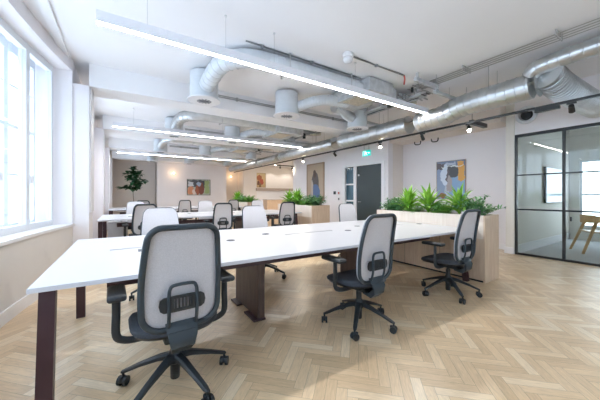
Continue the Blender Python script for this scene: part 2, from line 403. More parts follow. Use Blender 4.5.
structure(MB().box(XM+.2, 10.4, 10.3, 10.5, 0, CZ).build('wall_right', 'wallback'), 'wall between the store and the kitchen', 'wall')
# baseboards
def bb(name, *a): structure(MB().box(*a).build(name, 'trim'), 'white skirting board', 'baseboard')
bb('baseboard_right', XM-.018, XM, 7.2, 10.5, 0, .12); bb('baseboard_right', 7.082, 7.1, 2.45, 5.23, 0, .12)
bb('baseboard_right', XM, 7.082, 5.212, 5.23, 0, .12); bb('baseboard_right', XP-.04, XP-.02, 2.30, 2.47, 0, .13)
bb('baseboard_far', XP+.08, 10.4, 2.28, 2.30, 0, .18); bb('baseboard_left', XW, XW+.018, 5.84, 8.5, 0, .12)

# door with sidelight
d = structure(bpy.data.objects.new('door_1', None), 'dark grey door in a white frame with a narrow glazed sidelight', 'door'); C.objects.link(d)
f = MB(); f.box(XM-.03, XM+.12, 5.34, 5.46, 0, 2.22).box(XM-.03, XM+.12, 6.50, 6.62, 0, 2.16).box(XM-.03, XM+.12, 7.04, 7.17, 0, 2.16).box(XM-.03, XM+.12, 5.46, 7.17, 2.16, 2.24)
f.box(XM, XM+.08, 6.62, 7.04, 0, .1).box(XM, XM+.08, 6.62, 7.04, 1.0, 1.05).box(XM, XM+.08, 6.62, 7.04, 1.55, 1.60).build('door_frame', 'trim', d)
MB().box(XM+.01, XM+.06, 5.46, 6.50, .01, 2.155).build('door_leaf', 'doorgrey', d)
MB().box(XM+.04, XM+.05, 6.62, 7.04, .1, 2.16).build('sidelight', 'doorglass', d)
MB().cyl((XM, 6.38, 1.0), (XM-.05, 6.38, 1.0), .012).cyl((XM-.05, 6.39, 1.0), (XM-.05, 6.26, 1.0), .010).build('handle', 'steel', d)
MB().cyl((XM, 6.40, 1.86), (XM-.02, 6.40, 1.86), .03).build('door_badge', 'white', d)

# ------------------------------------------------------------------ back wall and kitchen
structure(MB().box(1.42, 4.97, YB, YB+.25, 0, CZ).build('wall_back', 'wall'), 'white back wall carrying the small painting', 'wall')
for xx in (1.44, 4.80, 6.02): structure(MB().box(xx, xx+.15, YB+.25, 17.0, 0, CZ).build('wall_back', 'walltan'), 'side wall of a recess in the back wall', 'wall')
structure(MB().box(-1.5, 10.6, 17.2, 17.35, 0, CZ).build('wall_back', 'wallback'), 'outer back wall of the floor', 'wall')
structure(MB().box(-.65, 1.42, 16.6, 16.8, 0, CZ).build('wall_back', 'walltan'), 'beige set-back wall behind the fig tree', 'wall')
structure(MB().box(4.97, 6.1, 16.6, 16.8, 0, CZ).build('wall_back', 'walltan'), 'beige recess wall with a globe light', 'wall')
structure(MB().box(6.0, 6.85, YB, YB+.25, 0, CZ).build('wall_back', 'wallback'), 'narrow cream wall beside the kitchen', 'wall')
structure(MB().box(6.1, 10.4, 17.0, 17.2, 0, CZ).build('wall_back', 'wallback'), 'cream back wall of the kitchen', 'wall')
mb = MB().box(6.85, 10.4, YB, YB+.2, 0, 1.5)
structure(mb.build('wall_back', 'trim'), 'white half-height wall of the kitchen', 'wall')
o = MB().box(6.80, 10.4, YB-.12, YB+.32, 1.5, 1.66, .01).build('serving_ledge', 'ledge'); tag(o, 'taupe ledge on top of the white half-height kitchen wall', 'shelf')
t = empty('kitchen_counter', (8.6, 14.6, 0), 'pale wood fronted counter in front of the white half-height wall', 'counter')
MB().box(-1.6, 1.7, -.28, .28, .08, .95).build('body', 'oak', t); MB().box(-1.63, 1.73, -.31, .31, .95, .985, .004).build('worktop', 'desk', t); MB().box(-1.55, 1.65, -.25, .25, 0, .08).build('plinth', 'black', t)

# ------------------------------------------------------------------ glass partition
P = empty('glass_partition', (XP, 0, 0), 'floor to head glass partition in slim black steel frames on the right', 'partition')
ys = [2.30, 1.56, .75, -.01, -.77, -1.53, -2.29, -3.0]
f = MB(); f.box(0, .05, -3.0, 2.30, 2.385, 2.44).box(0, .05, -3.0, 2.30, 0, .04)
f.build('head_and_sill_rails', 'darkmetal', P)
for k, y in enumerate(ys):
    MB().box(-.005, .055, y-.02 if k else y-.035, y+.02 if k else y, .04, 2.385).build('post', 'darkmetal', P)
for k in range(len(ys)-1):
    ya, yb = ys[k+1]+.02, ys[k]-(.02 if k else .035)
    if k == 1:
        dd = MB(); dd.box(.005, .045, ya, yb, .905, .935).build('glazing_bar', 'darkmetal', P)
    else: MB().box(.005, .045, ya, yb, .905, .935).build('glazing_bar', 'darkmetal', P)
    MB().box(.022, .028, ya, yb, .04, .905).build('pane', 'pglass', P)
    MB().box(.022, .028, ya, yb, .935, 2.385).build('pane', 'pglass', P)
    MB().box(.008, .042, ya, yb, 1.60, 1.625).build('glazing_bar', 'darkmetal', P)
MB().box(-.03, -.005, 1.45, 1.47, .74, .82, .003).build('door_pull', 'darkmetal', P)

# ------------------------------------------------------------------ task chair
def smooth_loop(pts, k=4):
    """Catmull-Rom on closed loop"""
    n = len(pts); out = []
    for i in range(n):
        p0, p1, p2, p3 = [Vector(pts[(i+j-1) % n]) for j in range(4)]
        for s in range(k):
            t = s/k
            out.append(.5*((2*p1)+(-p0+p2)*t+(2*p0-5*p1+4*p2-p3)*t*t+(-p0+3*p1-3*p2+p3)*t**3))
    return out
def smooth_path(pts, k=5):
    P = [Vector(p) for p in pts]; P = [P[0]*2-P[1]]+P+[P[-1]*2-P[-2]]; out = []
    for i in range(1, len(P)-2):
        p0, p1, p2, p3 = P[i-1:i+3]
        for s in range(k):
            t = s/k; out.append(.5*((2*p1)+(-p0+p2)*t+(2*p0-5*p1+4*p2-p3)*t*t+(-p0+3*p1-3*p2+p3)*t**3))
    out.append(P[-2]); return out
def backy(z):      # side profile of the backrest
    return -.205-.055*((z-.62)/.42)**2*(1 if z > .62 else -.9)-(.03 if z > .62 else 0)*((z-.62)/.42)
ZB0, ZB1 = .445, 1.028
def halfw(z):      # half width of the back outline
    u = (z-ZB0)/(ZB1-ZB0)
    w = .177+.030*math.sin(pi*min(1, max(0, u*.80+.22)))
    r = .065
    if z > ZB1-r: w -= r*(1-sqrt(max(0, 1-((z-(ZB1-r))/r)**2)))
    rb = .10
    if z < ZB0+rb: w -= rb*(1-sqrt(max(0, 1-(((ZB0+rb)-z)/rb)**2)))
    return max(w, .02)
def make_chair():
    t = empty('task_chair', (0, 0, 0), 'x', 'chair', 'mesh-backed task chairs around the white bench desks')
    b = MB()
    b.lathe([(.026, .045), (.028, .05), (.030, .14), (.042, .150), (.042, .20), (.030, .225)], n=20)
    for i in range(5):
        a = radians(90+72*i); m = Matrix.Rotation(a, 4, 'Z')
        rg = []
        for (r, zc, hw, hh) in ((.02, .188, .030, .022), (.10, .172, .024, .018), (.22, .130, .019, .013), (.305, .094, .017, .011), (.335, .084, .010, .008)):
            rg.append([m @ Vector((r, y*hw, zc+z*hh)) for y, z in ((-1, -.7), (-.6, -1), (.6, -1), (1, -.7), (1, .5), (.6, 1), (-.6, 1), (-1, .5))])
        b.loft(rg)
    base = b.build('five_star_base', 'black', t, 35)
    for i in range(5):
        a = radians(90+72*i+6); m = Matrix.Rotation(a-radians(6), 4, 'Z') @ Matrix.Translation((.325, 0, 0)) @ Matrix.Rotation(radians(35+50*i), 4, 'Z')
        c = MB()
        for s in (-1, 1):
            q = MB(); q.cyl((0, s*.010, .029), (0, s*.027, .029), .029, n=18); c.merge(q.bm, m)
        q = MB(); q.box(-.012, .030, -.010, .010, .028, .062, .004); q.cyl((0, 0, .05), (0, 0, .084), .008, n=10); c.merge(q.bm, m)
        c.build('caster', 'black', base, 35)
    MB().cyl((0, 0, .215), (0, 0, .30), .026).cyl((0, 0, .30), (0, 0, .335), .016).build('gas_column', 'black', t, 35)
    mm = MB(); mm.box(-.085, .085, -.15, .14, .330, .380, .015); mm.cyl((.08, .04, .355), (.22, .05, .355), .007, n=8); mm.box(.20, .25, .03, .07, .349, .361, .003)
    mm.build('tilt_mechanism', 'black', t, 35)
    # seat
    def sup(a, hx, hy, n=3.2):
        c, s = cos(a), sin(a); return (abs(c)**(2/n)*hx*(1 if c >= 0 else -1), abs(s)**(2/n)*hy*(1 if s >= 0 else -1))
    def ring(hx, hy, z, drop):
        out = []
        for i in range(40):
            x, y = sup(2*pi*i/40, hx, hy); yy = y+.035
            zz = z-.045-(drop*max(0, (y-.08)/.16)**2 if y > .08 else 0)+.012*(x/.25)**2+.008*max(0, -y/.24)
            out.append((x, yy, zz))
        return out
    s = MB(); s.loft([ring(.225, .21, .432, .02), ring(.248, .238, .445, .025), ring(.250, .240, .466, .03), ring(.238, .228, .484, .035), ring(.20, .19, .490, .03), ring(.10, .1, .487, .01)])
    s.build('seat', 'seat', t, 50)
    s = MB(); s.loft([ring(.17, .16, .410, .01), ring(.232, .215, .422, .02), ring(.244, .232, .444, .025)]); s.build('seat_shell', 'black', t, 50)
    # back
    N = 26
    zs = [ZB0+(ZB1-ZB0)*(.5-.5*cos(pi*i/N)) for i in range(N+1)]
    right = [(halfw(z), backy(z), z) for z in zs]; left = [(-x, y, z) for x, y, z in right[::-1]]
    loop = right+left
    MB().tube(loop, .017, n=10, loop=True, flat=.85, ref=(0, 1, 0)).build('back_frame', 'frameblk', t, 60)
    pm = MB(); rows = []
    for th in (.012, .019):
        pass
    def bowed(x, z, off):
        return backy(z)+off-.022*(x/.22)**2*0+.010*(1-(x/max(.05, halfw(z)))**2)*-1
    for side, off in ((0, .017), (1, .023)):
        rr = []
        for z in zs:
            hw = halfw(z)+.010
            rr.append([(-hw+2*hw*i/12, bowed(-hw+2*hw*i/12, z, off), z+(.010 if z > 1.0 else 0)*(z-1.0)/.035) for i in range(13)])
        rows.append(rr)
    V = [[[pm.bm.verts.new(p) for p in r] for r in rr] for rr in rows]
    for i in range(N):
        for j in range(12):
            pm.bm.faces.new((V[0][i][j], V[0][i][j+1], V[0][i+1][j+1], V[0][i+1][j])); pm.bm.faces.new((V[1][i][j], V[1][i+1][j], V[1][i+1][j+1], V[1][i][j+1]))
        for j in (0, 12): pm.bm.faces.new((V[0][i][j], V[0][i+1][j], V[1][i+1][j], V[1][i][j]))
    for i in (0, N):
        for j in range(12): pm.bm.faces.new((V[0][i][j], V[0][i][j+1], V[1][i][j+1], V[1][i][j]))
    pm.build('back_mesh', 'mesh', t, 60)
    # lumbar pad with vertical slots, bracket
    l = MB(); yl = backy(.60)-.026
    for sg in (-1, 1):
        l.loft([[(sg*x, y, z) for x, z in ((.045, .548), (.100, .551), (.118, .565), (.124, .592), (.118, .622), (.100, .634), (.045, .637))] for y in (yl, yl+.012)])
    l.box(-.047, .047, yl, yl+.012, .547, .566, .003).box(-.047, .047, yl, yl+.012, .620, .638, .003)
    for k in range(5): l.box(-.042+.0185*k, -.032+.0185*k, yl+.001, yl+.011, .56, .625, .002)
    l.build('lumbar_pad', 'black', t, 30)
    yb = backy(.6)-.032
    pts = smooth_path([(-.074, yb+.02, .465), (-.074, yb, .54), (-.074, yb, .64), (-.068, yb, .682), (-.045, yb, .700), (.045, yb, .700), (.068, yb, .682), (.074, yb, .64), (.074, yb, .54), (.074, yb+.02, .465)], 4)
    MB().tube(pts, .010, n=8, ref=(0, 1, 0)).build('lumbar_bracket', 'frameblk', t, 60)
    sp = MB()
    rg = []
    for (w, y, z, th) in ((.088, -.205, .475, .012), (.076, -.238, .425, .018), (.062, -.232, .37, .024), (.052, -.18, .325, .026), (.05, -.09, .335, .022)):
        rg.append([(-w, y-th*.4, z-th), (w, y-th*.4, z-th), (w, y+th*.4, z+th*.6), (-w, y+th*.4, z+th*.6)])
    sp.loft(rg); sp.build('back_spine', 'frameblk', t, 40)
    for s in (-1, 1):
        a = MB(); pts = smooth_path([(s*.07, -.02, .365), (s*.20, -.02, .360), (s*.275, -.02, .372), (s*.312, -.02, .41), (s*.312, -.02, .53), (s*.312, -.02, .625)], 5)
        a.tube(pts, .021, n=10, flat=.62, ref=(0, 1, 0)); ao = a.build('armrest', 'black', t, 50)
        p = MB(); p.box(s*.31-.046, s*.31+.046, -.12, .13, .622, .658, .016, 3); p.build('arm_pad', 'black', ao, 50)
    return t
chair0 = make_chair(); used = [0]
def chair(x, y, deg, label, star=5):
    o = chair0 if not used[0] else dup(chair0)
    used[0] = 1; o.location = (x, y, 0); o.rotation_euler.z = radians(deg); o['label'] = label
    for ch in ALLCH(o):
        if ch.name.startswith('five_star'): ch.rotation_euler.z = radians(star-18-deg)
    return o
chair(.275, 1.89, 2, 'grey mesh-backed chair closest to the camera, at the left end of the front desk')
chair(1.865, 1.86, 1, 'grey mesh-backed chair in the middle of the near side of the front desk', 3)
chair(3.34, 1.82, 0, 'grey mesh-backed chair beside the wooden end of the long planter', 18)
chair(.40, 3.68, 180, 'chair with its pale back front facing us, across the front desk behind the closest chair', 40)
chair(1.72, 3.66, 188, 'pale fronted chair across the front desk above the dark central desk support', 25)
chair(3.66, 3.72, 180, 'pale fronted chair across the front desk below the dark grey door')
chair(.33, 6.22, 4, 'dark framed mesh chair at the left end of the middle desk', 33)
chair(1.86, 6.22, -3, 'dark framed mesh chair at the centre of the middle desk', 50)
chair(3.50, 6.20, -5, 'dark framed mesh chair in front of the middle planter', 12)
chair(.26, 8.12, 178, 'pale fronted chair behind the left end of the middle desk')
chair(2.05, 8.14, 180, 'pale fronted chair behind the centre of the middle desk')
chair(3.74, 8.14, 182, 'pale fronted chair behind the right end of the middle desk')
chair(.52, 10.62, 2, 'small distant mesh chair at the left end of the farthest desk')
chair(1.84, 10.62, -2, 'small distant mesh chair at the centre of the farthest desk, below the small painting')
chair(3.62, 10.62, -3, 'small distant mesh chair at the right end of the farthest desk, beside the far planter')

# ------------------------------------------------------------------ bench desks
def grid_slab(mb, xs, ys, holes, z0, z1):
    nx, ny = len(xs)-1, len(ys)-1; solid = lambda i, j: 0 <= i < nx and 0 <= j < ny and (i, j) not in holes
    vs = {}
    def v(i, j, z):
        k = (i, j, z)
        if k not in vs: vs[k] = mb.bm.verts.new((xs[i], ys[j], z))
        return vs[k]
    for i in range(nx):
        for j in range(ny):
            if not solid(i, j): continue
            mb.bm.faces.new((v(i, j, z1), v(i+1, j, z1), v(i+1, j+1, z1), v(i, j+1, z1))); mb.bm.faces.new((v(i, j, z0), v(i, j+1, z0), v(i+1, j+1, z0), v(i+1, j, z0)))
            for (a, b, di, dj) in (((i, j), (i+1, j), 0, -1), ((i+1, j), (i+1, j+1), 1, 0), ((i+1, j+1), (i, j+1), 0, 1), ((i, j+1), (i, j), -1, 0)):
                if not solid(i+di, j+dj): mb.bm.faces.new((v(*a, z0), v(*b, z0), v(*b, z1), v(*a, z1)))
def make_desk():
    t = empty('bench_desk', (-.40, 1.85, 0), 'x', 'desk', 'white bench desks')
    Lx, W = 4.52, 1.79
    xs = [0, .30, 1.10, 2.00, 2.72, 3.50, 4.20, Lx]; ys = [0, .93, .964, W]
    mb = MB(); grid_slab(mb, xs, ys, {(1, 1), (3, 1), (5, 1)}, .715, .74)
    top = mb.build('tabletop', 'desk', t)
    e = MB(); e.box(.002, Lx-.002, -.0015, 0, .7155, .7385).box(-.0015, 0, 0, W, .7155, .7385).box(.002, Lx-.002, W, W+.0015, .7155, .7385).build('edge_band', 'deskedge', top)
    fr = MB(); fr.box(.10, Lx-.10, .52, .56, .675, .7145).box(.10, Lx-.10, W-.56, W-.52, .675, .7145)
    for x in (.02, 2.18, Lx-.11): fr.box(x, x+.06, .22, W-.22, .685, .7145)
    fr.build('under_frame', 'leg', t)
    for x in (.045, Lx-.075):
        for s in (0, 1):
            ty, by = (.20, .10) if s == 0 else (W-.20, W-.20)
            lg = MB(); w = .035; h = .030
            lg.loft([[(x-w, by-h, 0), (x+w, by-h, 0), (x+w, by+h, 0), (x-w, by+h, 0)], [(x-w, ty-h, .7145), (x+w, ty-h, .7145), (x+w, ty+h, .7145), (x-w, ty+h, .7145)]])
            lg.build('leg', 'leg', t)
    for x in (1.48, 3.06):
        p = MB(); p.box(x, x+.07, .56, 1.18, .018, .7145, .003); po = p.build('cable_pedestal', 'walnut', t)
        MB().box(x-.05, x+.075, .545, .80, 0, .018, .003).build('foot', 'leg', po); MB().box(x-.05, x+.075, 1.0, 1.2, 0, .018, .003).build('foot', 'leg', po)
    for (x, y) in ((1.32, .88), (1.82, 1.10), (2.88, .82), (3.34, 1.12), (4.42, .81)):
        MB().lathe([(.042, .7402), (.044, .742), (.040, .7445), (.030, .745), (.028, .7425)], (x, y, 0), 24).build('cable_port', 'grey', t, 40)
    MB().box(.50, .64, .74, .83, .7402, .746, .002).build('power_outlet_box', 'grey', t)
    MB().box(.3, Lx-.3, .50, .66, .55, .56).box(.3, Lx-.3, .50, .51, .56, .62).box(.3, Lx-.3, .65, .66, .56, .62).build('cable_tray', 'leg', t)
    return t
DY = [0, 4.405, 8.805]
desk0 = make_desk(); desk0['label'] = 'long white bench desk nearest the camera, on dark splayed legs'
for k in (1, 2):
    o = dup(desk0); o.location = (-.42, 1.85+DY[k], 0)
    o['label'] = ['', 'long white bench desk in the middle row', 'long white bench desk in the farthest row near the back wall'][k]
    # the slab of the farther rows ends at its planter
t = empty('desk_pedestal', (-.12, 8.0, 0), 'small white drawer pedestal on the floor under the left end of the middle desk', 'drawer unit')
MB().box(-.2, .2, -.22, .25, .03, .56, .006).build('body', 'white', t)
for k, z in enumerate((.05, .20, .35)): MB().box(-.19, .19, -.238, -.222, z, z+.14+(.04 if k == 2 else 0), .003).build('drawer', 'white', t)

# ------------------------------------------------------------------ planters on storage
def planter(x0, x1, y0, y1, label):
    t = empty('planter_cabinet', (x0, y0, 0), label, 'planter', 'wooden planter cabinets at the desk ends')
    w, d, h = x1-x0, y1-y0, .925
    b = MB(); b.box(0, w, .02, d-.02, .03, .60); b.build('cabinet', 'oak', t)
    r = MB(); r.box(0, .02, .02, d-.02, .60, h).box(w-.02, w, .02, d-.02, .60, h).build('trough', 'oakpale', t)
    MB().box(0, w, 0, .02, 0, h, .002).build('end_panel', 'oak', t); MB().box(0, w, d-.02, d, 0, h, .002).build('end_panel', 'oak', t)
    MB().box(.02, w-.02, .02, d-.02, .0, .03).build('plinth', 'black', t)
    MB().box(.02, w-.02, .02, d-.02, .84, .87).build('soil', 'soil', t)
    for k in range(1, 3):
        y = d*k/3; MB().box(-.0015, 0, y-.002, y+.002, .03, .60).build('panel_joint', 'walnut', t)
    for k in range(3):
        MB().box(w, w+.018, .02+(d-.04)*k/3+.002, .02+(d-.04)*(k+1)/3-.002, .05, .83, .002).build('cabinet_door', 'oak', t)
    return t
planter(4.13, 4.56, 1.75, 3.64, 'long pale oak planter cabinet at the right end of the front desk')
planter(4.30, 4.92, 6.05, 8.0, 'oak planter cabinet at the right end of the middle desk')
planter(4.24, 4.80, 10.5, 12.4, 'distant oak planter cabinet at the end of the farthest desk')

def blade(mb, base, az, length, width, lean, curl, n=6, fold=.25):
    """strap leaf: arching from base"""
    p = Vector(base); d = Vector((cos(az), sin(az), 0)); side = Vector((-sin(az), cos(az), 0)); el = lean
    rows = []; st = length/n
    for i in range(n+1):
        t = i/n; wd = width*(sin(pi*min(1, t*.85+.12))**.8)*(1-t**4)+.0008
        up = Vector((-cos(az)*sin(el), -sin(az)*sin(el), cos(el)))
        rows.append((p-side*wd/2+up*wd*fold, p.copy(), p+side*wd/2+up*wd*fold))
        p = p+(d*cos(el)+Vector((0, 0, 1))*sin(el))*st; el -= curl/n
    V = [[mb.bm.verts.new(q) for q in r] for r in rows]
    for i in range(n):
        for j in (0, 1): mb.bm.faces.new((V[i][j], V[i][j+1], V[i+1][j+1], V[i+1][j]))
def m_dracaena(seed, h=.40):
    r = random.Random(seed); mb = MB()
    for c in range(2):
        cx, cy = r.uniform(-.05, .05), r.uniform(-.06, .06)
        mb.cyl((cx, cy, 0), (cx, cy, .10+.05*c), .010, n=6)
        for i in range(24):
            t = i/24
            blade(mb, (cx, cy, .05+.10*t), i*2.4+r.uniform(-.2, .2), h*r.uniform(.75, 1.08), .066, radians(38+48*t), radians(75-55*t), 6)
    return mb
def m_fern(seed, h=.34):
    r = random.Random(seed); mb = MB()
    for i in range(46):
        az = i*2.4; el = radians(r.uniform(35, 88)); ln = h*r.uniform(.7, 1.1); p = Vector((r.uniform(-.03, .03), r.uniform(-.03, .03), 0)); cu = r.uniform(1.0, 1.7); n = 9
        d = Vector((cos(az), sin(az), 0))
        for k in range(n):
            st = ln/n; p2 = p+(d*cos(el)+Vector((0, 0, 1))*sin(el))*st
            mb.quad(p-Vector((-d.y, d.x, 0))*.0015, p+Vector((-d.y, d.x, 0))*.0015, p2+Vector((-d.y, d.x, 0))*.0012, p2-Vector((-d.y, d.x, 0))*.0012)
            if k > 0:
                for s in (-1, 1):
                    L_ = .085*sin(pi*min(1, k/n+.12))+.02
                    blade(mb, p, az+s*1.15, L_, .020, r.uniform(0, .6), .6, 2, .1)
            p = p2; el -= cu/n
    return mb
def m_bush(seed, h=.37):
    r = random.Random(seed); mb = MB()
    for i in range(40):
        az = i*2.4; el = radians(r.uniform(32, 88)); ln = h*r.uniform(.6, 1.05); p = Vector((r.uniform(-.05, .05), r.uniform(-.05, .05), 0)); d = Vector((cos(az), sin(az), 0))
        for k in range(8):
            p2 = p+(d*cos(el)+Vector((0, 0, 1))*sin(el))*ln/8
            if k > 0:
                for s in range(3): blade(mb, p, az+r.uniform(0, 6.3), r.uniform(.06, .095), .020, r.uniform(.1, 1.1), .9, 3, .15)
            mb.quad(p-Vector((-d.y, d.x, 0))*.002, p+Vector((-d.y, d.x, 0))*.002, p2+Vector((-d.y, d.x, 0))*.0015, p2-Vector((-d.y, d.x, 0))*.0015)
            p = p2; el -= .06
    return mb
PL = {}
def plant(kind, x, y, z, rz, s, label, name=None):
    key = kind
    nm = {'d': 'dracaena', 'f': 'fern', 'b': 'leafy_bush', 'c': 'leafy_bush'}[kind[0]]
    if key not in PL:
        mb = {'d': m_dracaena, 'f': m_fern, 'b': m_bush, 'c': m_bush}[kind[0]](3+7*int(kind[1:]))
        o = mb.build(nm, {'d': 'leafbright', 'f': 'leafmid', 'b': 'leafcool', 'c': 'leafmid'}[kind[0]]); PL[key] = o
    else:
        o = PL[key].copy(); C.objects.link(o)
    o.location = (x, y, z); o.rotation_euler.z = rz; o.scale = (s, s, s)
    tag(o, label, 'plant', 'green plants in the planter cabinets'); return o
ZP = .868
p1 = [('b1', 4.30, 1.95, 1.1, 'cool green bushy plant at the wooden end of the long planter'),
      ('d1', 4.29, 2.17, 1.0, 'bright spiky dracaena second from the wooden end of the long planter'),
      ('f1', 4.28, 2.38, .95, 'feathery bright fern beneath the large abstract painting'),
      ('b2', 4.38, 2.56, .85, 'low cool green bush tucked behind the fern in the long planter'),
      ('d2', 4.30, 2.68, 1.0, 'spiky dracaena left of the large abstract painting'),
      ('f2', 4.26, 2.90, .85, 'small light green fern between the two left dracaenas of the long planter'),
      ('d3', 4.33, 3.04, 1.0, 'farthest spiky dracaena of the long planter'),
      ('b3', 4.28, 3.27, .90, 'bushy blue-green plant near the far end of the long planter'),
      ('b4', 4.33, 3.48, .85, 'last bushy plant at the door end of the long planter')]
for i, (k, x, y, s, lb) in enumerate(p1): plant(k, x, y, ZP, i*1.3, s, lb)
p2 = [('b1', 4.55, 6.26, 1.15, 'bushy plant at the near end of the middle planter'), ('f1', 4.46, 6.5, 1.2, 'fern second from the near end of the middle planter'), ('b3', 4.60, 6.72, 1.1, 'bush in the front half of the middle planter, under the tall figure painting'),
      ('f2', 4.45, 6.98, 1.2, 'fern at the middle of the middle planter'), ('d2', 4.52, 7.24, 1.1, 'spiky dracaena in the middle planter'), ('f1', 4.44, 7.5, 1.15, 'fern next to the last plant of the middle planter'), ('d1', 4.52, 7.76, 1.05, 'plant at the far end of the middle planter')]
for i, (k, x, y, s, lb) in enumerate(p2): plant(k, x+.08, y, ZP, 2+i*1.1, s, lb)
p3 = [('c1', 4.52, 10.8, 1.1, 'yellowish low plant at the near end of the distant planter'), ('f2', 4.50, 11.15, 1.2, 'fern in the middle of the distant planter'), ('b2', 4.50, 11.5, 1.2, 'bush in the middle of the distant planter'),
      ('f1', 4.46, 11.85, 1.2, 'fern near the far end of the distant planter'), ('d3', 4.44, 12.15, 1.15, 'spiky plant at the far left end of the distant planter')]
for i, (k, x, y, s, lb) in enumerate(p3): plant(k, x, y, ZP, 1+i*1.7, s, lb)

# fiddle leaf fig
t = empty('fiddle_leaf_fig', (.36, 14.3, 0), 'tall fiddle leaf fig tree with dark leaves standing before the beige back wall', 'plant')
MB().lathe([(.15, 0), (.18, .02), (.20, .38), (.185, .38), (.18, .34)], n=28).build('pot', 'white', t, 40)
tr = MB(); tr.tube(smooth_path([(0, 0, .34), (.02, 0, .8), (-.01, .01, 1.3), (.01, 0, 1.7), (0, 0, 2.1)]), .014, n=8)
br = [((0, 0, 1.45), (-.30, .05, 1.55)), ((0, 0, 1.5), (.28, -.05, 1.85)), ((0, 0, 1.7), (-.18, -.1, 2.2)), ((0, 0, 1.8), (.20, .1, 2.25)), ((0, 0, 1.9), (0, -.05, 2.4)), ((0, 0, 1.6), (.08, -.2, 1.9)), ((0, 0, 1.4), (.12, .05, 1.55))]
br = [(a, (b[0]*1.3, b[1]*1.3, b[2])) for a, b in br]
for a, b in br: tr.tube(smooth_path([a, ((a[0]+b[0])/2, (a[1]+b[1])/2, (a[2]+b[2])/2+.03), b]), .008, n=6)
tr.build('trunk', 'bark', t, 60)
lf = MB(); r = random.Random(3)
for a, b in br:
    a = Vector(a); b = Vector(b)
    for i in range(26):
        p = a.lerp(b, r.uniform(.35, 1.08)); az = r.uniform(0, 6.28)
        blade(lf, p, az, r.uniform(.20, .30), .20, r.uniform(-.3, .9), r.uniform(.3, 1.2), 5, .12)
lf.build('foliage', 'leafdark', t, 60)

# ------------------------------------------------------------------ linear pendant lamps
def pendant(y, x0, x1, label, wires):
    t = empty('linear_pendant_lamp', (x0, y, 2.765), label, 'lamp', 'long white linear pendant lamps')
    n = x1-x0; h = .10
    MB().box(0, n, -.035, -.029, 0, h).box(0, n, .029, .035, 0, h).box(0, n, -.029, .029, .015, h).box(0, .004, -.029, .029, 0, .015).box(n-.004, n, -.029, .029, 0, .015).build('housing', 'lampbody', t)
    MB().box(.004, n-.004, -.029, .029, .002, .015).build('diffuser', 'lamp', t)
    for w in wires:
        MB().cyl((w, 0, h), (w, 0, CZ-2.765-.02), .0015, n=5).build('suspension_wire', 'steel', t)
        MB().cyl((w, 0, CZ-2.765-.02), (w, 0, CZ-2.765), .014, n=12).build('ceiling_cap', 'white', t, 40)
    return t
pendant(3.064, -.206, 4.886, 'long white pendant strip lamp nearest the camera, over the front desk', (.40, 1.18, 1.80, 3.2, 4.7))
pendant(7.469, -.206, 4.886, 'long white pendant strip lamp over the middle desk', (.4, 2.5, 4.7))
pendant(11.9, -.206, 4.75, 'long white pendant strip lamp over the farthest desk', (.4, 2.5, 4.6))

